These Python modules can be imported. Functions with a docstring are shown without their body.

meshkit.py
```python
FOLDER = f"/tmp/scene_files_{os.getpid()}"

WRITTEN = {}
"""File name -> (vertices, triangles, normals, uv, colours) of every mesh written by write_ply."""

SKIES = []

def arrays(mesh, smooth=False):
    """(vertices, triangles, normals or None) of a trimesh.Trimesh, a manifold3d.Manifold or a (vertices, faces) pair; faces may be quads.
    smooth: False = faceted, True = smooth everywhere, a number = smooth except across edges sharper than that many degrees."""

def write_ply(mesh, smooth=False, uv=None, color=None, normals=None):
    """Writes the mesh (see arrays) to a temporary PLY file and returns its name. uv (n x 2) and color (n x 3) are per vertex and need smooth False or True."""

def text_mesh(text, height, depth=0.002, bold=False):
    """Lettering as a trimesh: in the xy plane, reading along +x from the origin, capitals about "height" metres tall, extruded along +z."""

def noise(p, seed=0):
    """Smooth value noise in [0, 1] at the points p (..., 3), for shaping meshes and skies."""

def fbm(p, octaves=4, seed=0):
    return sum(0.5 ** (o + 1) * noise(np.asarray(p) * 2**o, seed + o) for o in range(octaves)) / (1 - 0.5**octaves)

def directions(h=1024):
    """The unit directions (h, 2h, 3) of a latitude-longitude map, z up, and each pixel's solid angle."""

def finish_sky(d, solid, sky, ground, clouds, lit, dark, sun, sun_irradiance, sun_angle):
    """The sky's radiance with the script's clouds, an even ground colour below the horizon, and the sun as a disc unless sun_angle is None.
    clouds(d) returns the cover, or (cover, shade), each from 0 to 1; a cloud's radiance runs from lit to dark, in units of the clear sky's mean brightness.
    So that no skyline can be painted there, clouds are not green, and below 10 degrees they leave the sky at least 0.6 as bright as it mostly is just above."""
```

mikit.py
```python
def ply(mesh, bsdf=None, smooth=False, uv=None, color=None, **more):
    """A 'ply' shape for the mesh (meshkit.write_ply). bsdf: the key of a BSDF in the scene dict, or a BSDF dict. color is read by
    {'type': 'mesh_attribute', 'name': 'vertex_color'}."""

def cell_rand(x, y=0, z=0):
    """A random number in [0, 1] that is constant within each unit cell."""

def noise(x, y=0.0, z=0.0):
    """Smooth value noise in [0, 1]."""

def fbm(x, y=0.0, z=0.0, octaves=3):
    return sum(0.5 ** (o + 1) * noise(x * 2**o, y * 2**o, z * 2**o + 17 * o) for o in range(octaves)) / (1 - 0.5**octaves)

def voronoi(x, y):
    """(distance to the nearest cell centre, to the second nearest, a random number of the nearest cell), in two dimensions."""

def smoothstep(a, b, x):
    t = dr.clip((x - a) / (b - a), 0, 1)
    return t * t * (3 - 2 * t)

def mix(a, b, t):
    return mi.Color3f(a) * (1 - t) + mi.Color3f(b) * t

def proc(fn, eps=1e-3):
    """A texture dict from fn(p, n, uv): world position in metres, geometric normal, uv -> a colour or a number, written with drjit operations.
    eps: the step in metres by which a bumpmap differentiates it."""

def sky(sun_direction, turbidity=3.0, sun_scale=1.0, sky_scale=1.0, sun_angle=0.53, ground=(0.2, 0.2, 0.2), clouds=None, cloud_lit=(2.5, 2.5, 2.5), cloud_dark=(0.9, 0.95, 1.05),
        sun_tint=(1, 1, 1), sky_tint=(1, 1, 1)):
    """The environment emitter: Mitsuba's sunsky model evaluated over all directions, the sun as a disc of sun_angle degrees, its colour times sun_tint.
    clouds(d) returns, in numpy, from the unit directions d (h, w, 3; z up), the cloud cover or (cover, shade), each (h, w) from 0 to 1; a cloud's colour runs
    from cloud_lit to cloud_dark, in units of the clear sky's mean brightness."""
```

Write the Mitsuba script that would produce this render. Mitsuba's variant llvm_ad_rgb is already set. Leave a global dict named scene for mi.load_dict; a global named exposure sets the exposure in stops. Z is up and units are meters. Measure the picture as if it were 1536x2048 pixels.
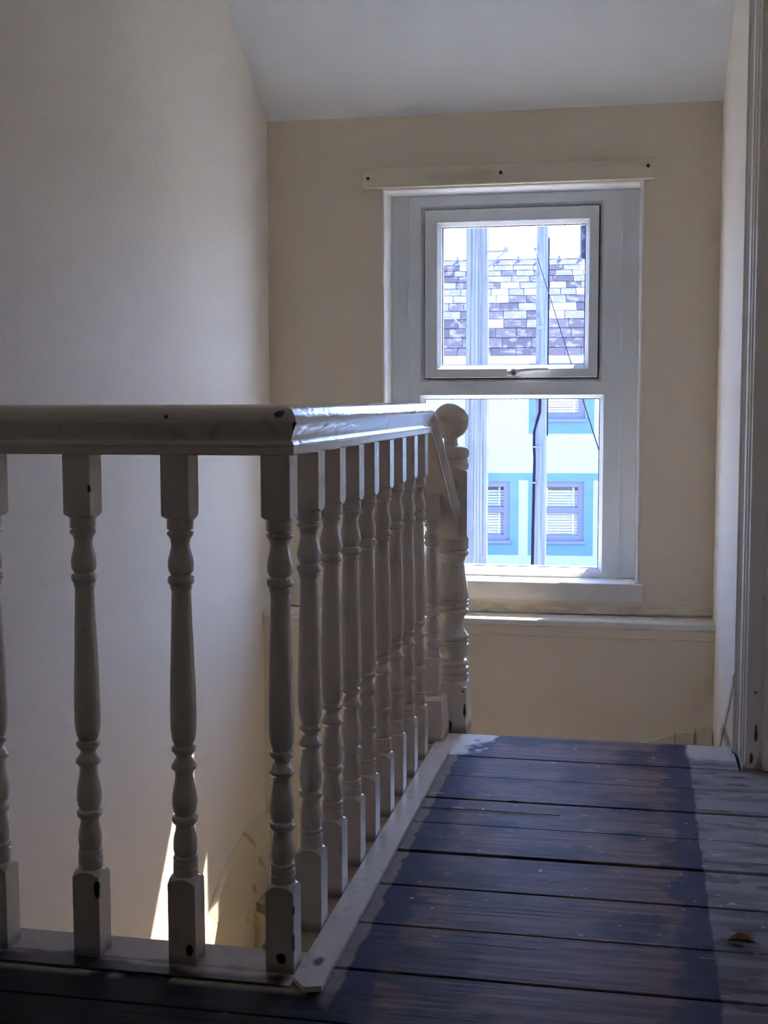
import math, random
import numpy as np, trimesh, manifold3d as m3
import drjit as dr, mitsuba as mi
import mikit, meshkit
from mikit import noise, fbm, smoothstep, mix, proc
from shapely.geometry import Polygon, box as sbox
from shapely.ops import unary_union

T = mi.ScalarTransform4f
rnd = random.Random(7)
scene, labels = {}, {}

# ------------------------------------------------------------------ camera, sky, sun, exposure
F, YAW, PIT, ROL, EYE = 2544.365, -0.1987, -0.0879, -0.0023, 0.914   # focal length in pixels of the 1536-wide frame
fw = np.array([math.sin(YAW) * math.cos(PIT), math.cos(YAW) * math.cos(PIT), math.sin(PIT)])
rt = np.cross(fw, [0, 0, 1]); rt /= np.linalg.norm(rt)
up = math.cos(ROL) * np.cross(rt, fw) - math.sin(ROL) * rt
scene['camera'] = {'type': 'perspective', 'fov_axis': 'x', 'fov': math.degrees(2 * math.atan(768 / F)), 'near_clip': 0.02, 'far_clip': 500.0,
                   'to_world': T().look_at(origin=[0, 0, EYE], target=(np.array([0, 0, EYE]) + fw).tolist(), up=up.tolist())}
SUN = np.array([0.620, 1.0, 1.515])
scene['sky'] = mikit.sky(SUN, turbidity=3.0, sun_scale=0.55, sky_scale=1.0, ground=(0.25, 0.25, 0.25), sky_tint=(0.92, 0.975, 1.25), sun_tint=(0.93, 1.0, 1.10))
exposure = 5.12

# ------------------------------------------------------------------ materials
def pr(name, color, rough=0.6, two=True, bump=None, bscale=1.0, **kw):
    if callable(color):
        color = proc(color)
    elif not isinstance(color, dict):
        color = {'type': 'rgb', 'value': list(color)}
    d = {'type': 'principled', 'base_color': color, 'roughness': rough, **kw}
    if bump is not None:
        d = {'type': 'bumpmap', 'arbitrary': proc(bump, eps=1e-3), 'scale': bscale, 'bsdf': d}
    scene[name] = {'type': 'twosided', 'bsdf': d} if two else d
    return name

def spots_mask(p, spots, soft=0.25):
    m = mi.Float(0)
    nz = (noise(p.x * 90, p.y * 90, p.z * 90) - 0.5) * 0.7
    for x, y, z, rx, ry, rz in spots:
        d = dr.sqrt(dr.square((p.x - x) / rx) + dr.square((p.y - y) / ry) + dr.square((p.z - z) / rz)) + nz
        m = dr.maximum(m, 1 - smoothstep(1 - soft, 1 + soft, d))
    return m

# chips where the gloss paint of the banister has come off: x, y, z and radii
CHIPS = [(-.541, 1.876, .893, .0085, .014, .0065), (-.722, 1.874, .889, .003, .01, .003), (-.516, 1.876, .873, .004, .01, .008),
         (-.905, 1.885, .630, .007, .02, .010), (-.857, 1.884, .775, .003, .006, .006),
         (-.858, 1.884, .118, .006, .006, .017), (-.906, 1.884, .092, .005, .006, .006), (-.701, 1.884, .028, .006, .005, .010),
         (-.5245, 1.884, .108, .004, .008, .010), (-.5245, 1.884, .055, .005, .008, .015), (-.548, 1.884, .028, .008, .006, .009),
         (-.5235, 2.03, .10, .004, .006, .014), (-.5235, 2.34, .14, .006, .006, .022), (-.527, 2.345, .050, .006, .008, .012),
         (-.526, 2.19, .055, .005, .006, .014), (-.524, 2.34, .010, .004, .006, .02), (-.524, 2.49, .49, .006, .006, .024), (-.525, 1.89, .71, .004, .005, .008),
         (-.468, 3.418, .115, .003, .006, .003), (-.463, 3.42, .06, .004, .006, .02), (-.505, 3.42, .012, .007, .006, .022)]

def paint_col(p, n, uv):
    c = mix((.585, .515, .445), (.68, .61, .54), fbm(p.x * 9, p.y * 9, p.z * 9))
    dirt = smoothstep(.62, .8, fbm(p.x * 40, p.y * 40, p.z * 22)) * .25
    low = (1 - smoothstep(0.0, 0.03, p.z)) * .75 * smoothstep(.2, .6, fbm(p.x * 30, p.y * 30, p.z * 30) + .25) * smoothstep(-.05, -.005, p.z)
    c = mix(c, (.10, .075, .06), dr.maximum(dirt, low))
    return mix(c, (.022, .011, .007), spots_mask(p, CHIPS))

def paint_bump(p, n, uv):
    return fbm(p.x * 60, p.y * 22, p.z * 60) * 1.0 + noise(p.x * 14, p.y * 60, p.z * 200) * .35

pr('m_gloss', paint_col, 0.17, bump=paint_bump, bscale=.0011, specular=0.55)

def cream_far(p, n, uv):
    c = mix((.735, .645, .505), (.775, .69, .555), fbm(p.x * 3, p.y * 3, p.z * 3))
    fleck = smoothstep(.80, .86, noise(p.x * 190, p.y * 60, p.z * 110 + 3)) * smoothstep(.55, .8, noise(p.x * 7, 3, p.z * 7))
    c = mix(c, (.42, .36, .28), fleck * .35)
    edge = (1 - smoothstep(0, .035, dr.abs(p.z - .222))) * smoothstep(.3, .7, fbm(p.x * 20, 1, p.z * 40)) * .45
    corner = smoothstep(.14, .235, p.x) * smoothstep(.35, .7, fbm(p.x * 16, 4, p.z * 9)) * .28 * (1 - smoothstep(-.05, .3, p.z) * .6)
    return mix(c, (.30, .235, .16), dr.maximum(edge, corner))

def woodchip(p, n, uv):
    g = noise(p.x * 70, p.y * 70, p.z * 48)
    return fbm(p.x * 160, p.y * 160, p.z * 160) * .5 + smoothstep(.62, .8, g) * 1.0

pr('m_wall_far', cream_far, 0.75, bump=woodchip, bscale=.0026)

def cream_left(p, n, uv):
    c = mix((.745, .69, .60), (.775, .725, .64), fbm(p.y * 2.2, p.z * 2.2, 5))
    fleck = smoothstep(.84, .88, noise(p.y * 75, p.z * 75, 2)) * .10
    return mix(c, (.45, .40, .34), fleck)

def plaster(p, n, uv):
    return fbm(p.x * 45, p.y * 45, p.z * 45) + .5 * noise(p.x * 160, p.y * 160, p.z * 160)

pr('m_wall_left', cream_left, 0.7, bump=plaster, bscale=.0012)
pr('m_wall_right', cream_left, 0.7, bump=plaster, bscale=.0012)
pr('m_ceiling', lambda p, n, uv: mix((.84, .88, .92), (.87, .91, .95), fbm(p.x * 3, p.y * 3, p.z * 3)), 0.8, bump=plaster, bscale=.0008)
pr('m_upvc', lambda p, n, uv: mix((.72, .755, .79), (.70, .73, .755), smoothstep(.4, .8, fbm(p.x * 14, p.y * 14, p.z * 14))), 0.28, specular=.5)
def reveal_col(p, n, uv):
    crack = smoothstep(.5, .7, fbm(p.x * 120, p.y * 120, p.z * 9)) * (1 - smoothstep(0, .018, dr.abs(p.y - 4.205)))
    return mix((.80, .79, .76), (.42, .36, .30), crack * .7)
pr('m_white_paint', reveal_col, 0.35)
def sill_col(p, n, uv):
    d = smoothstep(.66, .80, fbm(p.x * 40, p.y * 90, p.z * 90)) * .35
    return mix((.76, .73, .67), (.34, .29, .23), d)
pr('m_sill', sill_col, 0.25)
pr('m_batten', lambda p, n, uv: mix((.72, .65, .51), (.58, .50, .38), smoothstep(.55, .8, fbm(p.x * 8, p.y * 40, p.z * 30)) * .6), 0.5)
pr('m_rubber', (.012, .012, .016), 0.6)
pr('m_screw', (.05, .04, .035), 0.5)
pr('m_brass', (.55, .30, .16), 0.35, metallic=1.0)
scene['m_glass'] = {'type': 'thindielectric', 'int_ior': 1.5}

ARCHCHIPS = [(.287, 3.188, .197, .005, .01, .0035), (.290, 3.188, .093, .004, .012, .022), (.280, 3.19, .030, .004, .02, .012), (.300, 3.188, .43, .002, .01, .003)]
def door_col(p, n, uv):
    c = mix((.66, .62, .56), (.72, .69, .63), fbm(p.x * 6, p.y * 6, p.z * 2))
    low = (1 - smoothstep(0, .10, p.z)) * smoothstep(.4, .7, fbm(p.x * 60, p.y * 60, p.z * 16)) * .7
    c = mix(c, (.16, .11, .08), low)
    return mix(c, (.085, .045, .03), spots_mask(p, ARCHCHIPS, .4))
pr('m_doorpaint', door_col, 0.3)

def floor_col(p, n, uv):
    x, y = p.x, p.y
    j = (fbm(x * 26, y * 26, 3) - .5)
    grain = fbm(x * 5, y * 95, 1, 4)
    blot = fbm(x * 7, y * 11, 8)
    fine = fbm(x * 60, y * 60, 2)
    wood = mix((.120, .066, .058), (.225, .138, .115), smoothstep(.3, .72, grain))
    wood = mix(wood, (.032, .022, .030), smoothstep(.50, .68, blot) * .75)
    wood = mix(wood, (.075, .070, .105), smoothstep(.62, .74, fbm(x * 9 + 4, y * 14, 5)) * .45)
    stain = mix((.016, .018, .052), (.034, .038, .105), fine)
    grey = mix((.27, .26, .28), (.17, .165, .18), smoothstep(.35, .7, fbm(x * 8, y * 40, 6)))
    grey = mix(grey, (.09, .07, .06), smoothstep(.60, .74, fbm(x * 16, y * 34, 9)) * .7)
    # the runner that once lay here left a stained border on both sides
    inL = smoothstep(-.452, -.446, x + j * .016)
    inR = 1 - smoothstep(.131, .137, x + j * .010)
    bord = dr.maximum(1 - smoothstep(-.405, -.365, x + j * .10), smoothstep(.055, .090, x + j * .10))
    c = mix(wood, stain, bord * (.62 + .4 * fine))
    pink = mix((.29, .25, .245), (.22, .19, .19), fine)
    c = mix(pink, c, inL)
    c = mix(grey, c, dr.maximum(inR, 1 - smoothstep(.1, .12, x)))
    c = mix(c, (.82, .82, .83), smoothstep(3.18, 3.235, y + j * .07) * (1 - smoothstep(-.405, -.375, x + j * .10 + (3.40 - y) * .16)) )  # white paint by the newel, its colour lifted to stand for a reflected highlight
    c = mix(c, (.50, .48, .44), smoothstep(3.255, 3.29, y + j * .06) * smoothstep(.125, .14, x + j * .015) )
    # paint specks
    sp = smoothstep(.955, .965, noise(x * 45 + 9, y * 75, 4))
    c = mix(c, (.50, .50, .55), sp * smoothstep(1.95, 2.2, y) * .8)
    c = mix(c, (.012, .010, .010), spots_mask(p, [(-.272, 2.838, 0, .011, .009, .5), (.128, 2.690, 0, .005, .006, .5), (-.02, 2.668, 0, .022, .004, .5)], .3))
    # black grime and painted-in shade in front of the near spindles, with a ragged lip of white paint
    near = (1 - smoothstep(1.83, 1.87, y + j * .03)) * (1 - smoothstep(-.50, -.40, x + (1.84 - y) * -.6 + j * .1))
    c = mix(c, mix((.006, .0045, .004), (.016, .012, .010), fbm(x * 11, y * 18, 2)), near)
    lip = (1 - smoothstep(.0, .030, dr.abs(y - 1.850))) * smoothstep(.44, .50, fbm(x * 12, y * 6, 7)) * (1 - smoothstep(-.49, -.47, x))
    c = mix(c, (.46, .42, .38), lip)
    return c

def floor_bump(p, n, uv):
    return fbm(p.x * 6, p.y * 110, 1, 4) + .4 * fbm(p.x * 40, p.y * 40, 5)
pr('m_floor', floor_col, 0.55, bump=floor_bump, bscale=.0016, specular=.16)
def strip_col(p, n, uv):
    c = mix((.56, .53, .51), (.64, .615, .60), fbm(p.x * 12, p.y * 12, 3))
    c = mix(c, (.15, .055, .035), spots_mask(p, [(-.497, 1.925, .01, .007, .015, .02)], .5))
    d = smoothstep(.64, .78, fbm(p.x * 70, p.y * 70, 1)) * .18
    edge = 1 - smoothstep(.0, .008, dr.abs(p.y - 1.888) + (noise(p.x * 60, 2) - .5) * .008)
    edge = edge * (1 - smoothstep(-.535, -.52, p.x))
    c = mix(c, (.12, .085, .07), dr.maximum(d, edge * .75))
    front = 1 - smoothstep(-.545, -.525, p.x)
    c = mix(c, c * mi.Color3f(.62, .55, .50), front)  # front run tinted darker to stand for the weaker light there
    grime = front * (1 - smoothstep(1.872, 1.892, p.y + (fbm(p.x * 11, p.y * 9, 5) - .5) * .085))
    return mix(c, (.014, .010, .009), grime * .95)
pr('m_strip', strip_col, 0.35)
pr('m_dark', (.02, .017, .015), 0.9)
pr('m_channel', lambda p, n, uv: mix((.20, .155, .11), (.42, .35, .25), fbm(p.x * 30, p.y * 30, 2)), 0.7)
def string_col(p, n, uv):
    c = mix((.70, .655, .53), (.62, .56, .42), fbm(p.x * 4, p.y * 4, p.z * 4))
    s = smoothstep(.66, .78, fbm(p.x * 30 + p.y * 34 + p.z * 34, (p.y - p.z) * 7, p.x * 4)) * .55
    return mix(c, (.22, .16, .09), s)
pr('m_string', string_col, 0.45)
def tread_col(p, n, uv):
    return mix((.30, .23, .15), (.48, .40, .29), fbm(p.x * 8, p.y * 40, p.z * 9))
pr('m_tread', tread_col, 0.5)
pr('m_plain', (.74, .66, .54), 0.8)
pr('m_leaf', lambda p, n, uv: mix((.22, .12, .05), (.12, .06, .03), fbm(p.x * 160, p.y * 160)), 0.6)

# outdoors
pr('m_render', lambda p, n, uv: mix((.425, .475, .465), (.46, .515, .50), fbm(p.x * 2, p.z * 2)), 0.85)
pr('m_blue', lambda p, n, uv: mix((.115, .225, .250), (.135, .25, .275), fbm(p.x * 5, p.z * 5)), 0.7)
pr('m_lilac', (.185, .19, .25), 0.5)
pr('m_blind', (.42, .44, .46), 0.6)
pr('m_room', (.20, .23, .25), 0.9)
SL = [(.080, .080, .108), (.066, .069, .096), (.102, .103, .128), (.18, .185, .20), (.40, .41, .41), (.092, .086, .112)]
for i, c in enumerate(SL):
    def f(p, n, uv, c=c, i=i):
        g = fbm(p.x * 7 + i * 5, p.y * 7, p.z * 7)
        return mix(mi.Color3f(c) * .85, mix(c, (.30, .30, .31), .35), smoothstep(.5, .72, g))
    pr(f'm_slate_{i}', f, 0.9, specular=.1)
pr('m_mortar', (.42, .42, .43), 0.9, specular=.1)
pr('m_ridge', (.16, .15, .19), 0.7)
pr('m_gutter', (.80, .81, .83), 0.5)
def pole_col(p, n, uv):
    a = dr.atan2(p.y - 13.0, p.x + 1.65)
    g = fbm(a * 14, p.z * .55, 3, 4)
    c = mix((.185, .19, .185), (.29, .295, .275), smoothstep(.3, .7, g))
    crack = smoothstep(.62, .67, noise(a * 17, p.z * .8, 9))
    return mix(c, (.08, .08, .095), crack * .6)
pr('m_pole', pole_col, 0.8, bump=lambda p, n, uv: fbm(dr.atan2(p.y - 13.0, p.x + 1.65) * 20, p.z * 1.2, 3, 4), bscale=.012)
def pole2_col(p, n, uv):
    g = fbm((p.x + p.y) * 60, p.z * 1.1, 3, 4)
    return mix((.15, .165, .20), (.25, .26, .285), smoothstep(.3, .7, g))
pr('m_pole_grey', pole2_col, 0.8)
pr('m_iron', (.22, .22, .26), 0.6)
pr('m_cable', (.02, .02, .03), 0.9, specular=.0)
pr('m_asphalt', lambda p, n, uv: mix((.30, .30, .31), (.38, .38, .38), fbm(p.x * 3, p.y * 3)), 0.9)
pr('m_paving', lambda p, n, uv: mix((.38, .37, .35), (.46, .45, .43), fbm(p.x * 4, p.y * 4)), 0.9)

# ------------------------------------------------------------------ mesh helpers
def add(key, mesh, m, smooth=False, kind=None, label=None, cat=None, group=None, tw=None):
    base, k = key, 1
    while key in scene:
        key = f'{base}_{k:03d}'; k += 1
    d = mesh if isinstance(mesh, dict) else mikit.ply(mesh, m, smooth=smooth)
    if tw is not None:
        d = {**d, 'to_world': tw}
    scene[key] = d
    tag(key, kind, label, cat, group)
    return key

def tag(key, kind=None, label=None, cat=None, group=None):
    l = {}
    if label: l['label'] = label
    if cat: l['category'] = cat
    if group: l['group'] = group
    if kind: l['kind'] = kind
    if l: labels[key] = l

def box(x0, x1, y0, y1, z0, z1, ch=0.0):
    if ch <= 0:
        b = trimesh.creation.box(extents=(x1 - x0, y1 - y0, z1 - z0))
        b.apply_translation(((x0 + x1) / 2, (y0 + y1) / 2, (z0 + z1) / 2)); return b
    ch = min(ch, .49 * min(x1 - x0, y1 - y0, z1 - z0))
    pts = []
    for a in (0, 1):
        for b in (0, 1):
            for c in (0, 1):
                X = (x0, x1)[a]; Y = (y0, y1)[b]; Z = (z0, z1)[c]
                ix = X + (ch if a == 0 else -ch); iy = Y + (ch if b == 0 else -ch); iz = Z + (ch if c == 0 else -ch)
                pts += [(X, iy, iz), (ix, Y, iz), (ix, iy, Z)]
    return trimesh.convex.convex_hull(np.array(pts))

def hull(pts):
    return trimesh.convex.convex_hull(np.array(pts, float))

def man(mesh):
    return m3.Manifold(m3.Mesh(np.asarray(mesh.vertices, np.float32), np.asarray(mesh.faces, np.uint32)))

def tri(m):
    q = m.to_mesh()
    return trimesh.Trimesh(q.vert_properties[:, :3], q.tri_verts, process=False)

def lathe(prof, n=40):
    """prof: (z, r) from top to bottom."""
    prof = [(z, r) for z, r in prof]
    v, f = [], []
    a = np.linspace(0, 2 * np.pi, n, endpoint=False)
    for z, r in prof:
        v += [(r * math.cos(t), r * math.sin(t), z) for t in a]
    for i in range(len(prof) - 1):
        for j in range(n):
            k = (j + 1) % n
            A, B, C, D = i * n + j, i * n + k, (i + 1) * n + k, (i + 1) * n + j
            f += [(A, D, C), (A, C, B)]
    t, b = len(v), len(v) + 1
    v += [(0, 0, prof[0][0]), (0, 0, prof[-1][0])]
    for j in range(n):
        k = (j + 1) % n
        f += [(t, j, k), (b, (len(prof) - 1) * n + k, (len(prof) - 1) * n + j)]
    return trimesh.Trimesh(v, f, process=False)

def loft(sections, cap=True):
    """sections: list of (n, 3) loops."""
    S = [np.asarray(s, float) for s in sections]; n = len(S[0])
    v = np.vstack(S); f = []
    for i in range(len(S) - 1):
        for j in range(n):
            k = (j + 1) % n
            f += [(i * n + j, i * n + k, (i + 1) * n + k), (i * n + j, (i + 1) * n + k, (i + 1) * n + j)]
    if cap:
        for i, s in ((0, -1), (len(S) - 1, 1)):
            c = len(v); v = np.vstack([v, S[i].mean(0)])
            for j in range(n):
                k = (j + 1) % n
                f.append((c, i * n + j, i * n + k) if s > 0 else (c, i * n + k, i * n + j))
    m = trimesh.Trimesh(v, f, process=False); m.fix_normals(); return m

def prism(poly, z0, z1):
    """polygon in x, y extruded in z"""
    if hasattr(poly, 'geoms'):
        return trimesh.util.concatenate([prism(g, z0, z1) for g in poly.geoms if g.area > 1e-6])
    p = poly if isinstance(poly, Polygon) else Polygon(poly)
    m = trimesh.creation.extrude_polygon(p, z1 - z0); m.apply_translation((0, 0, z0)); return m

def prism_yz(poly, x0, x1):
    m = prism(poly, x0, x1)                  # (y, z, x) -> reorder
    v = m.vertices.copy(); m.vertices = v[:, [2, 0, 1]]; return m

def prism_xz(poly, y0, y1):
    m = prism(poly, y0, y1); v = m.vertices.copy(); m.vertices = v[:, [0, 2, 1]]; m.invert(); return m

def ring_xz(o, i, y0, y1, ch=0.0, ydeep=None):
    """a frame in the x-z plane, room side at y0: outer rect o, opening i (x0, x1, z0, z1), the opening's edge bevelled by ch over ydeep"""
    M = man(box(o[0], o[1], y0, y1, o[2], o[3], .0015))
    ops = i if isinstance(i, list) else [i]
    for q in ops:
        yd = y0 + (ydeep or .001)
        r = lambda e, y: [(x, y, z) for x in (q[0] - e, q[1] + e) for z in (q[2] - e, q[3] + e)]
        M = M - man(hull(r(ch, y0 - .0005) + r(0, yd))) - man(box(q[0], q[1], yd - .001, y1 + .01, q[2], q[3]))
    return tri(M)

def tube(pts, r, n=8):
    p = np.asarray(pts, float); t = np.gradient(p, axis=0); t /= np.linalg.norm(t, axis=1, keepdims=True)
    a = np.cross(t, [0.3, 0.2, 0.9]); a /= np.linalg.norm(a, axis=1, keepdims=True); b = np.cross(t, a)
    an = np.linspace(0, 2 * np.pi, n, endpoint=False)
    return loft([p[i] + r * (np.cos(an)[:, None] * a[i] + np.sin(an)[:, None] * b[i]) for i in range(len(p))])

# ------------------------------------------------------------------ the room shell
XL, YW = -1.242, 4.196                         # stairwell wall, window wall
LEDGE_Y = 4.092
H = 1.842; SL_ = .66                           # eaves height and slope of the ceiling
# left wall: from the floor below to the roof
add('wall_left', box(XL - .12, XL, -1.6, 4.45, -2.75, 2.75), 'm_wall_left', kind='structure')
# window wall: above the ledge with the opening, and the thicker wall below it
HX0, HX1, HZ0, HZ1 = -.845, -.006, .253, 1.606
w = man(prism_xz([(-1.36, .209), (-.35, .207), (.40, .219), (.40, 2.2), (-1.36, 2.2)], YW, 4.40)) - man(box(HX0, HX1, 4.1, 4.6, HZ0, HZ1))
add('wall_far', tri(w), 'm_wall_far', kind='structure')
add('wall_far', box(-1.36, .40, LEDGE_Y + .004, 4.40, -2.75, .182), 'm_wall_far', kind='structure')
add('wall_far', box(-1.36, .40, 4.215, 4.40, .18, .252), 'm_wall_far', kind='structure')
add('trim_1', box(XL + .001, .262, LEDGE_Y - .008, YW + .03, .183, .2055, .004), 'm_sill', kind='structure')
add('trim_2', box(XL + .001, .262, LEDGE_Y - .001, LEDGE_Y + .006, .150, .183, .002), 'm_wall_far', kind='structure')
# right wall: a little out of square, a doorway nearer to the camera
add('wall_right', prism([(.238, 4.20), (.2615, 3.335), (.262, 3.215), (.42, 3.215), (.42, 4.40), (.238, 4.40)], -2.75, 2.75), 'm_wall_right', kind='structure')
add('wall_right', box(.262, .42, -1.6, 2.33, -2.75, 2.75), 'm_wall_right', kind='structure')
add('wall_right', box(.262, .42, 2.33, 3.215, 2.02, 2.75), 'm_wall_right', kind='structure')
add('wall_right', box(.262, .42, 2.33, 3.215, -2.75, -.06), 'm_plain', kind='structure')
add('wall_near', box(-1.36, .42, -1.72, -1.6, -2.75, 2.75), 'm_plain', kind='structure')
# sloping ceiling under the roof, then flat
yk = YW - (2.40 - H) / SL_
add('ceiling', prism_yz([(4.38, H - .184 * SL_), (yk, 2.40), (-1.65, 2.40), (-1.65, 2.56), (yk - .05, 2.56), (4.38, H - .184 * SL_ + .2)], XL - .05, .40), 'm_ceiling', kind='structure')
# the room behind the doorway
add('wall_side_room', box(3.2, 3.3, 1.0, 4.5, -.06, 2.6), 'm_plain', kind='structure')
add('wall_side_room', box(.42, 3.3, .9, 1.0, -.06, 2.6), 'm_plain', kind='structure')
add('wall_side_room', tri(man(box(.42, 3.3, 4.3, 4.4, -.06, 2.6)) - man(box(1.5, 2.1, 4.2, 4.5, .6, 1.6))), 'm_plain', kind='structure')  # unseen window opening added so daylight reaches the doorway
add('ceiling', box(.42, 3.3, .9, 4.5, 2.4, 2.5), 'm_ceiling', kind='structure')
add('floor', box(.42, 3.3, .9, 4.4, -.06, -.024), 'm_tread', kind='structure')
# ground floor hall below
add('floor_lower', box(XL - .1, .42, -1.7, 4.4, -2.85, -2.75), 'm_tread', kind='structure')

# ------------------------------------------------------------------ floor: joists' dark void, boards one by one
EDGE = -.592                                    # stairwell edge of the landing
add('floor', prism(unary_union([sbox(EDGE, .42, 1.90, 3.385), sbox(XL, .42, -1.6, 1.955)]), -.19, -.0245), 'm_dark', kind='structure')
gaps = [3.405, 3.187, 3.012, 2.834, 2.660, 2.480, 2.297, 2.112, 1.930, 1.752, 1.575, 1.395, 1.215, 1.03, .85, .67]
for i in range(len(gaps) - 1):
    y1, y0 = gaps[i], gaps[i + 1]
    g = .008 if abs(y0 - 2.48) < .01 else (.0045 if abs(y0 - 2.834) < .01 or abs(y0 - 2.112) < .01 else .003)
    G = .006 if abs(y1 - 2.48) < .01 else .0015
    if i == 0: G = 0
    xl = EDGE if y1 > 1.94 else XL + .002
    xr = 3.15 if (y1 < 3.19 and y0 > 2.30) else (.2605 if y0 < 3.1 else .2525)
    dz = rnd.uniform(-.0012, .0012)
    b = box(xl, xr, y0 + g, y1 - G, -.024 + dz, dz, .0016)
    # boards are cupped and not quite straight
    add('floor__board', b, 'm_floor')
labels['floor'] = {'kind': 'structure'}
# a split along the fourth board and the narrow one beside it
add('floor__split', box(-.47, -.16, 2.7545, 2.7565, .0006, .0018), 'm_dark')

# ------------------------------------------------------------------ doorway: architrave and lining on the right wall
arch = [(.2618, 3.337), (.246, 3.333), (.2455, 3.322), (.2515, 3.319), (.2505, 3.310), (.2535, 3.306), (.2525, 3.292), (.2560, 3.288), (.2560, 3.236),
        (.2600, 3.232), (.2600, 3.214), (.2645, 3.211), (.2655, 3.199), (.2780, 3.196), (.2790, 3.2148), (.2625, 3.2148)]
add('trim_3', prism(arch, .008, 2.08), 'm_doorpaint', kind='structure')
add('door_1', box(.266, .435, 3.19, 3.2148, .004, 2.02, .002), 'm_doorpaint', kind='structure')
add('door_1__stop', box(.305, .345, 3.178, 3.19, .004, 2.0, .002), 'm_doorpaint')
add('door_1__lining', box(.266, .435, 2.33, 2.355, .004, 2.02, .002), 'm_doorpaint')
add('door_1__lining', box(.266, .435, 2.355, 3.19, 1.99, 2.018, .002), 'm_doorpaint')
# skirting / wall string running down the right wall
def skew(m):                                   # follow the right wall, which is a little out of square
    m.vertices[:, 0] += -.0271 * (m.vertices[:, 1] - 3.34); return m
add('baseboard_right', skew(prism_yz([(3.385, .177), (4.09, -.35), (4.09, -.75), (3.41, -.30), (3.385, -.02)], .2465, .260)), 'm_gloss', kind='structure')
add('baseboard_right', skew(prism_yz([(3.338, .213), (3.3835, .1785), (3.3835, .001), (3.338, .001)], .2450, .260)), 'm_gloss', kind='structure')
add('baseboard_right', skew(prism_yz([(3.338, .207), (4.088, -.357), (4.088, -.387), (3.338, .177)], .2425, .2468)), 'm_gloss', kind='structure')

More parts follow.
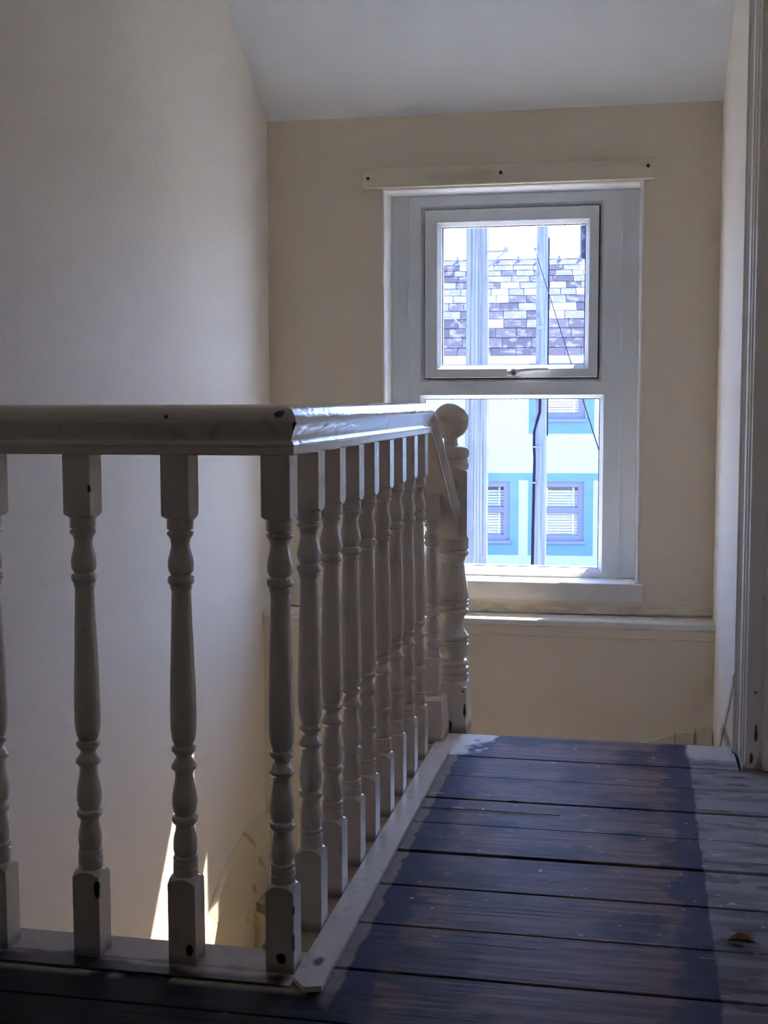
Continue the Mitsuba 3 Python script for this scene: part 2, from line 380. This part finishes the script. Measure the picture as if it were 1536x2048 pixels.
# ------------------------------------------------------------------ winding staircase below the landing
NX, NY = -.511, 3.470
RISE = .185
well = sbox(XL, .2465, 3.405, LEDGE_Y).union(sbox(XL, -.605, 1.0, LEDGE_Y))
ang = [0, 36, 74, 108, 148, 180]
for i in range(5):
    a0, a1 = [math.radians(q) for q in (ang[i] - (4 if i else 1), ang[i + 1])]
    P = Polygon([(NX, NY)] + [(NX + 3 * math.cos(t), NY + 3 * math.sin(t)) for t in np.linspace(a0, a1, 6)])
    if i == 0: P = P.union(sbox(-.45, .244, 3.405, 3.48))
    P = P.intersection(Polygon([(XL + .021, 3.405), (.244, 3.405), (.2255, LEDGE_Y - .013), (XL + .021, LEDGE_Y - .013)])).difference(sbox(NX - .05, NX + .05, NY - .05, NY + .05))
    z = -RISE * (i + 1)
    add('staircase__tread', prism(P, z - .03, z), 'm_tread')
    t = math.radians(ang[i + 1]); c, s = math.cos(t), math.sin(t)
    R = Polygon([(NX, NY), (NX + 3 * c, NY + 3 * s), (NX + 3 * c - .018 * s, NY + 3 * s + .018 * c), (NX - .018 * s, NY + .018 * c)]) \
        .intersection(Polygon([(XL + .021, 3.405), (.244, 3.405), (.2255, LEDGE_Y - .013), (XL + .021, LEDGE_Y - .013)])).difference(sbox(NX - .05, NX + .05, NY - .05, NY + .05))
    add('staircase__riser', prism(R, z - RISE, z - .03), 'm_string')
add('staircase__riser', box(-.455, .244, 3.3855, 3.403, -RISE, -.025), 'm_string')
for k in range(9):
    z = -RISE * (6 + k); y1 = NY - .225 * k
    add('staircase__tread', box(XL + .021, -.606, y1 - .25, y1 + .005, z - .03, z, .004), 'm_tread')
    if z - RISE > -2.75: add('staircase__riser', box(XL + .021, -.606, y1 - .225, y1 - .207, z - RISE, z - .03), 'm_string')
# wall strings: curved along the left wall, sloping along the window wall
top = [(4.09, -.492), (4.03, -.480), (3.95, -.478), (3.86, -.482), (3.76, -.494), (3.68, -.512), (3.61, -.538), (3.55, -.570), (3.49, -.612), (3.43, -.662), (3.35, -.735), (3.25, -.83), (1.35, -2.39)]
low = [(1.35, -2.74), (1.6, -2.74), (3.25, -1.30), (3.43, -1.22), (3.6, -1.10), (3.9, -1.0), (4.09, -.98)]
add('staircase__wall_string', prism_yz(top + low, XL + .0005, XL + .021), 'm_string')
add('staircase__wall_string', prism_xz([(.238, -.135), (.188, -.132), (.188, -.5), (.238, -.5)], LEDGE_Y - .012, LEDGE_Y + .003), 'm_string')
add('staircase__wall_string', prism_xz([(.180, -.138), (.125, -.150), (.125, -.5), (.180, -.5)], LEDGE_Y - .011, LEDGE_Y + .003), 'm_string')
add('staircase__wall_string', prism_xz([(.118, -.152), (.014, -.186), (-.30, -.27), (XL + .022, -.505), (XL + .022, -1.0), (-.3, -.75), (.118, -.55)], LEDGE_Y - .009, LEDGE_Y + .003), 'm_string')
add('staircase__outer_string', box(-.606, -.5925, 1.2, 3.42, -.30, -.003), 'm_string')
add('wall_below', box(-.590, -.56, 1.0, 3.405, -2.75, -.301), 'm_plain', kind='structure')
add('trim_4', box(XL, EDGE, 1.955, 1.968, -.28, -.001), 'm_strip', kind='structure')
tag('staircase', None, 'cream painted winder staircase with curved wall string, turning down below the landing', 'staircase')

# ------------------------------------------------------------------ the banister
SQ = .0233
BAL = [(.838, .04), (.737, .04), (.733, .032), (.730, .027), (.727, .0228), (.7265, .0212), (.711, .0212), (.7098, .0180), (.7078, .0180), (.7065, .0205), (.704, .0214), (.7015, .021), (.699, .019), (.698, .0175),
       (.691, .0152), (.687, .0148), (.680, .0155), (.673, .0172), (.665, .0195), (.655, .0209), (.648, .0204), (.643, .019), (.638, .0158), (.6368, .0158), (.635, .0198), (.631, .0213), (.627, .0213), (.623, .0195),
       (.6218, .0164), (.620, .0178), (.615, .0172), (.613, .0154), (.58, .0164), (.548, .0174), (.47, .0200), (.418, .0212), (.395, .0212), (.385, .0207), (.375, .0195), (.368, .0178), (.362, .0152), (.3603, .0152),
       (.359, .0185), (.355, .0198), (.351, .0188), (.347, .015), (.343, .0125), (.3405, .0125), (.338, .0145), (.334, .0165), (.331, .0185), (.328, .0205), (.324, .0206), (.321, .018), (.319, .0155), (.313, .0142),
       (.306, .0148), (.295, .0168), (.28, .0195), (.268, .0205), (.26, .0201), (.252, .0182), (.247, .0156), (.2453, .0156), (.244, .0195), (.241, .0209), (.237, .0209), (.233, .019), (.230, .0155), (.226, .0148),
       (.218, .0162), (.21, .0185), (.198, .0197), (.19, .0195), (.183, .0182), (.179, .0164), (.178, .0192), (.175, .0202), (.172, .0195), (.1712, .0178), (.169, .0198), (.163, .0202), (.161, .0193), (.159, .0202),
       (.147, .0202), (.146, .022), (.142, .027), (.136, .032), (.130, .04), (-.001, .04)]
def turned(prof, sq, n=36):
    a = man(lathe(prof, n)); zs = [z for z, r in prof]
    c = .0012
    q = [(-sq + c, -sq), (sq - c, -sq), (sq, -sq + c), (sq, sq - c), (sq - c, sq), (-sq + c, sq), (-sq, sq - c), (-sq, -sq + c)]
    return tri(a ^ man(prism(q, min(zs) - .01, max(zs) + .01)))
bal = mikit.ply(turned(BAL, SQ, 44), 'm_gloss', smooth=22)
CX, CY = -.547, 1.9065
spots_ = [(CX - .0033, CY)] + [(CX - .167 - .165 * k, CY) for k in range(4)] + [(CX, y - SQ) for y in (2.095, 2.251, 2.408, 2.552, 2.713, 2.862, 3.015, 3.168)]
spots_ = [s for s in spots_ if s[0] > XL + .03]
for i, (x, y) in enumerate(spots_):
    dz = 0 if i < 5 else rnd.uniform(-.004, .004)
    add('banister__baluster', bal, None, tw=T().translate([x, y, dz - .001 * (dz < 0)]).rotate([0, 0, 1], 0 if i < 4 else rnd.choice([0, 90, 180, 270])))
# the short spindle under the raking rail
SB = [(z * .64 + .13, r) for z, r in BAL if z < .74]
SB = [(SB[0][0] + .06 + .13, .04)] + [(SB[0][0], .04)] + SB[1:]
add('banister__baluster', mikit.ply(turned(SB, SQ - .001), 'm_gloss', smooth=28), None, tw=T().translate([CX + .004, 3.345, 0]))

# rail section: (offset from the centre line, height)
half_old = [(.0, .9075), (.008, .9072), (.0165, .9045), (.0233, .9007), (.0285, .8946), (.0325, .8885), (.0337, .8817), (.0326, .877), (.0297, .8695), (.0265, .8634), (.0243, .8566), (.0243, .850), (.0262, .8444), (.0275, .839), (.0275, .8315), (.0250, .829)]
half = [(.0, .9075), (.008, .9072), (.0165, .9045), (.0233, .9007), (.0285, .8946), (.0325, .8885), (.0337, .8817), (.0326, .877), (.0297, .8695), (.0262, .8625), (.0240, .8560), (.0238, .8520),
        (.0276, .8480), (.0290, .8455), (.0288, .8430), (.0272, .8418), (.0276, .8400), (.0276, .8315), (.0250, .829)]
prof = half + [(-a, z) for a, z in half[::-1][:-1]]
def sec(cx, cy, dx, dy, z0=0, k=1.0, top=.9075):
    return [(cx + a * dx, cy + a * dy, top + z0 + (z - top) * k) for a, z in prof]
add('banister__handrail', loft([sec(XL + .002, CY, 0, -1), sec(-1.0, CY, 0, -1), sec(CX, CY, 1, -1)]), 'm_gloss', smooth=24)
ys = np.linspace(CY, 3.19, 2)
add('banister__handrail', loft([sec(CX, CY, 1, -1), sec(CX + .0, 2.5, 1, 0), sec(CX, 3.192, 1, 0)]), 'm_gloss', smooth=24)
add('banister__handrail', loft([sec(CX, 3.192, 1, 0), sec(CX + .004, 3.215, 1, 0, -.012, 1.1), sec(CX + .040, 3.4195, 1, 0, -.268, 1.3)]), 'm_gloss', smooth=24)
# newel post with a ball on top
NP = [(.854 + .051 * math.cos(t), .051 * math.sin(t)) for t in np.linspace(.06, math.pi / 2 - .03, 16)] + [(.854, .0490)] + [(.854 + .051 * math.cos(t), .051 * math.sin(t)) for t in np.linspace(math.pi / 2 + .03, 2.76, 14)]
NP += [(.802, .0185), (.795, .0195), (.789, .022), (.7865, .026), (.7855, .043), (.783, .047), (.778, .051), (.774, .0525), (.764, .0525), (.757, .0505), (.754, .047), (.752, .0495), (.742, .0495), (.736, .052), (.730, .058), (.724, .066), (.718, .08),
       (.548, .08), (.543, .066), (.537, .057), (.532, .0505), (.527, .0515), (.505, .0515), (.502, .047), (.4995, .0505), (.494, .052), (.488, .0495), (.483, .044), (.478, .0425), (.473, .041), (.469, .0385), (.462, .0385), (.43, .0425),
       (.40, .0475), (.374, .0505), (.3665, .051), (.365, .0483), (.363, .0483), (.3615, .051), (.3565, .051), (.355, .0483), (.353, .0483), (.3515, .0505), (.345, .049), (.337, .045), (.336, .050), (.331, .0525), (.326, .050), (.324, .045),
       (.318, .0415), (.308, .0375), (.297, .035), (.288, .036), (.278, .040), (.268, .047), (.262, .0515), (.258, .0515), (.253, .050), (.2515, .0473), (.2505, .050), (.243, .050), (.2415, .0473), (.239, .0473), (.2375, .051), (.225, .0505),
       (.21, .047), (.200, .0415), (.195, .039), (.193, .047), (.186, .051), (.181, .050), (.179, .045), (.176, .045), (.173, .051), (.167, .0525), (.160, .051), (.158, .0473), (.156, .0473), (.1545, .0505), (.138, .0505), (.134, .056),
       (.128, .065), (.122, .08), (-.0005, .08)]
SQN = .0525
add('staircase__newel_drop', box(NX - .0525, NX + .0525, NY - .0525, NY + .0525, -1.15, -.001, .001), 'm_gloss')
add('banister__newel_post', turned(NP, SQN, 48), 'm_gloss', smooth=28, tw=T().translate([NX, NY, 0]))
# string block between the last spindle and the newel
add('banister__string_block', prism_yz([(3.275, -.02), (3.275, .118), (3.335, .124), (3.3665, .118), (3.417, .006), (3.417, -.02)], -.566, -.505), 'm_gloss')
# base strips: one beside the long run, one under the front run
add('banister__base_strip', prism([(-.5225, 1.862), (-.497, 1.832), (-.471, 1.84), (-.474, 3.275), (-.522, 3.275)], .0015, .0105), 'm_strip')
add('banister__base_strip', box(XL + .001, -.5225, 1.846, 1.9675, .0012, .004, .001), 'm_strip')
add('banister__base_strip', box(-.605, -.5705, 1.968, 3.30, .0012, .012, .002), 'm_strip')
add('banister__infill', box(-.570, -.523, 1.932, 3.274, .0012, .0035), 'm_channel')
tag('banister', None, 'off-white gloss painted wooden banister with turned spindles and ball-topped newel, guarding the stairwell', 'banister')

# ------------------------------------------------------------------ the window
YF = 4.305
tag('window_1', 'structure')
labels['window_1'] = {'kind': 'structure'}
FR = (-.779, -.068, .300, 1.596)
UP = (-.7248, -.1412, .9849, 1.5508)
LO = (-.727, -.134, .345, .917)
add('window_1__frame', ring_xz(FR, [UP, LO], YF, YF + .075, .0135, .017), 'm_upvc')
SO = (-.7225, -.1435, .9872, 1.5485); SG = (-.6675, -.1865, 1.030, 1.494)
add('window_1__sash', ring_xz(SO, SG, YF - .006, YF + .06, .014, .016), 'm_upvc')
add('window_1__gasket', ring_xz((SO[0] - .0026, SO[1] + .0026, SO[2] - .0026, SO[3] + .0026), (SO[0] - .0002, SO[1] + .0002, SO[2] - .0002, SO[3] + .0002), YF + .008, YF + .06), 'm_rubber')
add('window_1__gasket', ring_xz((SG[0] - .001, SG[1] + .001, SG[2] - .001, SG[3] + .001), (SG[0] + .0028, SG[1] - .0028, SG[2] + .0012, SG[3] - .0018), YF + .022, YF + .03), 'm_rubber')
add('window_1__gasket', ring_xz((LO[0] - .001, LO[1] + .001, LO[2] - .001, LO[3] + .001), (LO[0] + .002, LO[1] - .0024, LO[2] + .0012, LO[3] - .0018), YF + .022, YF + .03), 'm_rubber')
def sheet(x0, x1, z0, z1, y):
    return trimesh.Trimesh([(x0, y, z0), (x1, y, z0), (x1, y, z1), (x0, y, z1)], [(0, 1, 2), (0, 2, 3)], process=False)
add('window_1__pane', sheet(SG[0], SG[1], SG[2], SG[3], YF + .034), 'm_glass')
add('window_1__pane', sheet(LO[0], LO[1], LO[2], LO[3], YF + .034), 'm_glass')
add('window_1__jamb', box(-.8395, -.7795, YF + .007, YF + .07, .3145, 1.5995, .002), 'm_upvc')
add('window_1__jamb', box(-.0675, -.0115, YF + .007, YF + .07, .3145, 1.5995, .002), 'm_upvc')
add('window_1__bead', tube([(-.7785, YF + .004, .315), (-.7785, YF + .004, 1.0), (-.7785, YF + .004, 1.594)], .0028, 8), 'm_upvc', smooth=40)
add('window_1__bead', tube([(-.0682, YF + .004, .315), (-.0682, YF + .004, 1.0), (-.0682, YF + .004, 1.594)], .0028, 8), 'm_upvc', smooth=40)
add('window_1__reveal', box(HX0, HX0 + .005, 4.197, YF + .072, .315, HZ1, .001), 'm_white_paint')
add('window_1__reveal', box(HX1 - .005, HX1, 4.197, YF + .072, .315, HZ1, .001), 'm_white_paint')
add('window_1__reveal', box(HX0 + .005, HX1 - .005, 4.197, YF + .072, HZ1 - .006, HZ1, .001), 'm_white_paint')
add('window_1__reveal', tube([(HX0 - .001, 4.1945, .318), (HX0 + .001, 4.1945, .9), (HX0, 4.1945, 1.606)], .005, 8), 'm_white_paint', smooth=40)
add('window_1__reveal', tube([(HX1 + .003, 4.1955, .318), (HX1 + .002, 4.1955, .9), (HX1 + .003, 4.1955, 1.606)], .004, 8), 'm_white_paint', smooth=40)
add('window_1__reveal', tube([(HX0 - .002, 4.1945, HZ1 - .001), (-.4, 4.1945, HZ1 - .002), (HX1 + .002, 4.1945, HZ1)], .0045, 8), 'm_white_paint', smooth=40)
sill = man(box(HX0 + .001, HX1 - .001, 4.19, YF + .09, .2545, .3135, .002)) + man(box(-.872, .0145, 4.181, 4.1955, .2535, .3138, .003))
add('window_1__sill', tri(sill), 'm_sill')
hx, hz, hy = -.417, 1.0045, YF - .006
def ball(x, y, z, r): 
    s = trimesh.creation.icosphere(subdivisions=1, radius=r); s.apply_translation((x, y, z)); return s.vertices
plate = box(hx - .028, hx + .026, hy - .009, hy + .001, hz - .011, hz + .009, .004)
hub = trimesh.creation.cylinder(radius=.0125, height=.03, sections=24); hub.apply_transform(trimesh.transformations.rotation_matrix(math.pi / 2, (1, 0, 0))); hub.apply_translation((hx, hy - .016, hz))
lever = hull(np.vstack([ball(hx, hy - .026, hz + .003, .0085), ball(hx + .05, hy - .033, hz + .0085, .0065), ball(hx + .112, hy - .034, hz + .010, .0055)]))
add('window_1__handle', tri(man(plate) + man(hub) + man(lever)), 'm_upvc', smooth=30)
key = trimesh.creation.cylinder(radius=.0072, height=.004, sections=20); key.apply_transform(trimesh.transformations.rotation_matrix(math.pi / 2, (1, 0, 0))); key.apply_translation((hx, hy - .036, hz - .002))
add('window_1__handle__lock', key, 'm_brass', smooth=30)

bt = box(-.914, .032, 4.1755, 4.1930, 1.6075, 1.6715, .003)
add('curtain_batten', bt, 'm_batten', label='long cream painted wooden batten with three screws on the wall above the window', cat='wooden batten')
for x, z in ((-.892, 1.640), (-.4545, 1.644), (.0115, 1.648)):
    s = lathe([(.002, .002), (.0018, .005), (0, .006), (-.004, .006)], 16); s.apply_transform(trimesh.transformations.rotation_matrix(math.pi / 2, (1, 0, 0))); s.apply_translation((x, 4.1755, z))
    add('curtain_batten__screw', s, 'm_screw', smooth=30)

# a dry leaf on the floor by the doorway
g = np.linspace(0, 1, 12); lv, lf = [], []
for t in g:
    wd = .012 * math.sin(math.pi * t ** .8) + .0004
    for s in (-1, -.5, 0, .5, 1):
        lv.append((-.022 + .046 * t, s * wd + .004 * math.sin(5 * t), .003 + .010 * abs(s) ** 1.5 * math.sin(math.pi * t) + .006 * t * t))
for i in range(11):
    for j in range(4):
        a = i * 5 + j; lf += [(a, a + 5, a + 6), (a, a + 6, a + 1)]
leaf = trimesh.Trimesh(lv, lf, process=False)
leaf2 = leaf.copy(); leaf2.invert(); leaf2.apply_translation((0, 0, -.0012))
leaf = trimesh.util.concatenate([leaf, leaf2])
add('dry_leaf', leaf, 'm_leaf', smooth=True, tw=T().translate([.178, 2.148, -.001]).rotate([0, 0, 1], -10), label='curled brown dry leaf lying on the grey-painted floorboards near the right edge', cat='leaf')

# ------------------------------------------------------------------ outdoors: street, cottage, poles, wire
GZ = -2.75
add('ground', box(-40, 40, 4.41, 60, GZ - .3, GZ), 'm_asphalt', kind='structure')
add('pavement', box(-40, 40, 4.42, 6.2, GZ, GZ + .10, .02), 'm_paving', kind='structure')
CA = math.radians(5)
CW = T().translate([-2, 23, 0]).rotate([0, 0, 1], 5)
EV, RL, PT = 1.66, 2.55, math.radians(37.5)      # eaves height, half depth, pitch
U0, U1 = -7.0, 8.0
RZ = EV + RL * math.tan(PT)
wins = [('lower', .18, 1.03, -1.66, -.56), ('lower', -1.155, -.305, -1.66, -.56), ('upper', .18, 1.03, .54, 1.52), ('lower', 4.2, 5.05, -1.66, -.56), ('upper', 4.2, 5.05, .54, 1.52), ('upper', -4.0, -3.15, .54, 1.52), ('lower', -4.0, -3.15, -1.66, -.56)]
body = man(prism_yz([(0, GZ - .1), (2 * RL, GZ - .1), (2 * RL, EV), (RL, RZ - .12), (0, EV - .02)], U0, U1)) - man(box(U0 + .3, U1 - .3, .28, 2 * RL - .3, GZ, EV - .2))
for _, a, b, c, d in wins:
    body = body - man(box(a, b, -.1, .4, c, d))
add('cottage__wall', tri(body), 'm_render', tw=CW)
add('cottage__room', box(U0 + .31, U1 - .31, 2.0, 2.1, GZ, EV - .21), 'm_room', tw=CW)
add('cottage__plinth_band', box(U0, U1, -.016, .0, -.535, -.41), 'm_blue', tw=CW)
for kind_, a, b, c, d in wins:
    o = (a - .15, b + .16, c - .24, d + .15 if kind_ == 'lower' else EV - .06)
    s = man(box(o[0], o[1], -.014, .002, o[2], o[3])) - man(box(a, b, -.1, .1, c, d))
    add('cottage__window_surround', tri(s), 'm_blue', tw=CW)
    k = 'cottage__window'; n = 1
    while k in scene: k = f'cottage__window_{n:03d}'; n += 1
    mid = (c + d) / 2 + .03
    A = (a + .08, b - .11, mid + .055, d - .11); B = (a + .08, b - .11, c + .13, mid - .06)
    scene[k] = {**mikit.ply(ring_xz((a + .002, b - .002, c + .002, d - .002), [A, B], .06, .12, .012, .02), 'm_lilac'), 'to_world': CW}
    add(k + '__rail', box(a + .004, b - .004, .045, .0595, mid - .012, mid + .004), 'm_lilac', tw=CW)
    add(k + '__sill', box(a - .04, b + .03, -.07, .06, c - .03, c + .03, .006), 'm_lilac', tw=CW)
    for q in (A, B):
        add(k + '__pane', sheet(q[0], q[1], q[2], q[3], .10), 'm_glass', tw=CW)
    sl = []
    nz_ = int((d - c - .2) / .05)
    for i in range(nz_):
        z = c + .11 + i * .05
        p = box(a + .04, b - .04, .15, .182, z, z + .003); p.vertices[:, 1] = .166 + (p.vertices[:, 1] - .166) * 1.3; p.apply_transform(trimesh.transformations.rotation_matrix(-1.3, (1, 0, 0), (0, .166, z))); sl.append(p)
    for f_ in (.22, .78):
        x = a + (b - a) * f_; sl.append(box(x - .018, x + .018, .143, .147, c + .05, d - .05))
    add(k + '__blind', trimesh.util.concatenate(sl), 'm_blind', tw=CW)
# roof: a solid base of mortar, every slate on it
sl_len = RL / math.cos(PT)
def on_roof(u, s, h):                              # s: distance up the slope from the eaves, h: above the base
    return (u, -.10 + s * math.cos(PT) - h * math.sin(PT), EV + .04 + (s - .10) * math.sin(PT) + h * math.cos(PT))
base = hull([on_roof(u, s, h) for u in (U0 - .1, U1 + .1) for s in (0, sl_len + .1) for h in (0, -.06)])
add('cottage__roof', base, 'm_mortar', tw=CW)
back = hull([(u, y, z) for u in (U0 - .1, U1 + .1) for (y, z) in ((RL - .02, RZ + .06), (RL - .02, RZ - .04), (2 * RL + .1, EV + .0), (2 * RL + .1, EV - .1))])
add('cottage__roof_back', back, 'm_slate_1', tw=CW)
unit = box(0, 1, 0, 1, 0, 1)
gauges = np.linspace(.325, .175, 13); gauges *= (sl_len + .08) / gauges.sum()
slates, s0 = [], -.02
for r_, gz in enumerate(gauges):
    u = U0 - rnd.uniform(0, .3)
    while u < U1:
        wd = rnd.uniform(.26, .56) * (1.0 - .02 * r_)
        bright = max(.05, -.05 + .085 * r_)  # paler slates towards the ridge: sun glare put into their colour
        q = rnd.random()
        m = 4 if q < bright * .4 else (3 if q < bright * 1.0 else rnd.choice([0, 1, 2, 5]))
        slates.append((u, wd, s0, gz, m)); u += wd
    s0 += gz
protos = {}
for m in range(len(SL)):
    th = .016
    protos[m] = mikit.ply(unit, f'm_slate_{m}')
E1 = np.array([1, 0, 0]); E2 = np.array(on_roof(0, 1, 0)) - np.array(on_roof(0, 0, 0)); E3 = np.array(on_roof(0, 0, 1)) - np.array(on_roof(0, 0, 0))
def slate_matrix(u, wd, s, gz):
    j = rnd.uniform(-.006, .006); gap = rnd.uniform(.008, .020)
    M = np.eye(4); tilt = .010
    M[:3, 0] = E1 * (wd - gap); M[:3, 1] = E2 * (gz + .01) - E3 * tilt; M[:3, 2] = E3 * .016; M[:3, 3] = on_roof(u + gap / 2, s + j, .006 + tilt)
    return M
order = sorted(range(len(slates)), key=lambda i: abs(slates[i][0] + slates[i][1] / 2 + .28))
stuff = []
for n_, i in enumerate(order):
    u, wd, s, gz, m = slates[i]; M = slate_matrix(u, wd, s, gz)
    if n_ < 290:
        add('cottage__roof__slate', protos[m], None, tw=CW @ T(M))
    else:
        b = unit.copy(); b.apply_transform(M); stuff.append(b)
k = add('cottage__roof__far_slates', trimesh.util.concatenate(stuff), 'm_slate_2', tw=CW, kind='stuff', label='slates at the two ends of the roof')
rz_ = on_roof(0, s0 - .02, 0)
u = U0
while u < U1:
    t_ = hull([(u + .004, rz_[1] - .10, rz_[2] - .045), (u + .004, rz_[1] - .02, rz_[2] + .035), (u + .004, rz_[1] + .1, rz_[2] - .03), (u + .396, rz_[1] - .10, rz_[2] - .045), (u + .396, rz_[1] - .02, rz_[2] + .035), (u + .396, rz_[1] + .1, rz_[2] - .03)])
    kn = man(t_) + man(box(u - .02, u + .05, rz_[1] - .05, rz_[1] + .0, rz_[2], rz_[2] + .055, .01)) + man(box(u - .012, u + .018, rz_[1] - .04, rz_[1] - .01, rz_[2] + .04, rz_[2] + .11, .004))
    add('cottage__ridge_tile', tri(kn), 'm_ridge', tw=CW); u += .40
add('cottage__gutter', tube([(U0, -.17, EV - .05), (0, -.17, EV - .05), (U1, -.17, EV - .05)], .055, 12), 'm_gutter', smooth=40, tw=CW)
add('cottage__fascia', box(U0, U1, -.12, -.02, EV - .10, EV + .03), 'm_gutter', tw=CW)
cd = RL + 1.5
ch = man(box(1.10, 1.85, cd, cd + .7, RZ - 1.8, RZ + 1.0)) + man(box(1.04, 1.91, cd - .06, cd + .76, RZ + 1.0, RZ + 1.12)) + man(hull([(x, y, RZ + .02) for x in (1.05, 1.90) for y in (cd - .05, cd + .75)] + [(x, y, RZ + .14) for x in (1.095, 1.855) for y in (cd - .005, cd + .705)]))
add('cottage__chimney', tri(ch), 'm_slate_1', tw=CW)
tag('cottage', None, 'white rendered cottage with blue window surrounds and slate roof across the street', 'house')

# unseen low roof added under the window as a reflector: throws daylight on to the ceiling
pr('m_reflector', (.46, .55, .63), 0.6)
add('added_reflector_roof', hull([(x, y, z) for x in (-.9, 1.1) for (y, z) in ((4.405, -.36), (5.65, -.46), (5.65, -.52), (4.405, -.52))]), 'm_reflector', kind='structure')
add('added_reflector_base', box(-.8, 1.0, 4.41, 5.5, GZ, -.52), 'm_render', kind='structure')  # added body that carries the reflecting roof

# thick pole nearer to us
PX, PY = -1.65, 13.0
pz = np.linspace(GZ - .2, 6.5, 12)
sec_ = []
for i, z in enumerate(pz):
    a = np.linspace(0, 2 * np.pi, 40, endpoint=False)
    r = (.134 - .0042 * (z - GZ)) * (1 + .012 * np.sin(a * 5 + z * .3) + .008 * np.sin(a * 11 - z * .2))
    sec_.append(np.stack([.006 * math.sin(z) + r * np.cos(a), r * np.sin(a), np.full(40, z)], -1))
add('telegraph_pole__post', loft(sec_), 'm_pole', smooth=60, tw=T().translate([PX, PY, 0]))
add('telegraph_pole__bracket', tube([(PX + .10, PY - .03, 2.405), (PX + .2, PY - .03, 2.400), (PX + .30, PY - .03, 2.407)], .012), 'm_iron', smooth=40)
add('telegraph_pole__bracket', tube([(PX + .125, PY - .03, 2.245), (PX + .2, PY - .03, 2.32), (PX + .278, PY - .03, 2.39)], .009), 'm_iron', smooth=40)
add('telegraph_pole__insulator', lathe([(.035, .010), (.03, .018), (0, .020), (-.02, .024), (-.024, .012)], 16), 'm_iron', smooth=40, tw=T().translate([PX + .30, PY - .03, 2.41]))
add('telegraph_pole__step_iron', tube([(PX - .10, PY - .04, 1.635), (PX - .17, PY - .04, 1.68), (PX - .24, PY - .04, 1.745)], .008), 'm_iron', smooth=40)
add('telegraph_pole__step_iron', tube([(PX - .22, PY - .04, 1.735), (PX - .27, PY - .04, 1.755), (PX - .33, PY - .04, 1.75)], .010), 'm_iron', smooth=40)
tag('telegraph_pole', None, 'thick weathered wooden pole outside the window, with a small metal bracket on its right side', 'pole')
# slimmer pole further away
QX, QY = -1.523, 20.0
sec_ = []
for z in np.linspace(GZ - .2, 7.0, 10):
    a = np.linspace(0, 2 * np.pi, 28, endpoint=False); r = .1 - .0015 * (z - GZ)
    sec_.append(np.stack([.0012 * z + r * np.cos(a), r * np.sin(a), np.full(28, z)], -1))
add('telegraph_pole_001__post', loft(sec_), 'm_pole_grey', smooth=60, tw=T().translate([QX, QY, 0]))
cab = [(-.02, -.105, 1.3), (-.01, -.107, .95), (-.012, -.107, .72), (-.05, -.09, .60), (-.103, -.03, .40), (-.105, -.03, .2), (-.092, -.05, 0), (-.098, -.045, -.3), (-.105, -.04, -.7), (-.112, -.03, -1.2), (-.118, -.02, -1.8), (-.122, -.02, -2.7)]
add('telegraph_pole_001__cable', tube([(QX + a, QY + b, c) for a, b, c in cab], .022, 8), 'm_cable', smooth=40)
add('telegraph_pole_001__cable', tube([(QX + .098, QY - .01, 3.4), (QX + .1, QY - .012, 2.5), (QX + .1, QY - .012, 1.6), (QX + .100, QY - .012, .85), (QX + .1, QY - .012, .35)], .010, 6), 'm_cable', smooth=40)
for z in (3.22, 2.84, 2.21, 1.45, .93, .18, -.38):
    add('telegraph_pole_001__clip', box(QX - .125, QX - .06 if z > 1 or z < 0 else QX + .02, QY - .125, QY - .05, z - .012, z + .012, .004), 'm_iron')
for z in (2.68, 2.02, .98):
    add('telegraph_pole_001__plate', box(QX - .05, QX + .05, QY - .108, QY - .10, z - .035, z + .035, .003), 'm_iron')
tag('telegraph_pole_001', None, 'slim grey pole with black cable clipped to its side, standing right of the thick pole', 'pole')
# a thin wire slanting down past the right of the window
P0, P1 = np.array([-1.95, 22.3, 3.85]), np.array([-.36, 9.3, .76])
add('overhead_wire', tube([P0 + (P1 - P0) * t for t in np.linspace(-.02, 1.3, 8)], .0045, 6), 'm_cable', label='thin dark wire slanting down from the cottage ridge past the right side of the window', cat='wire')
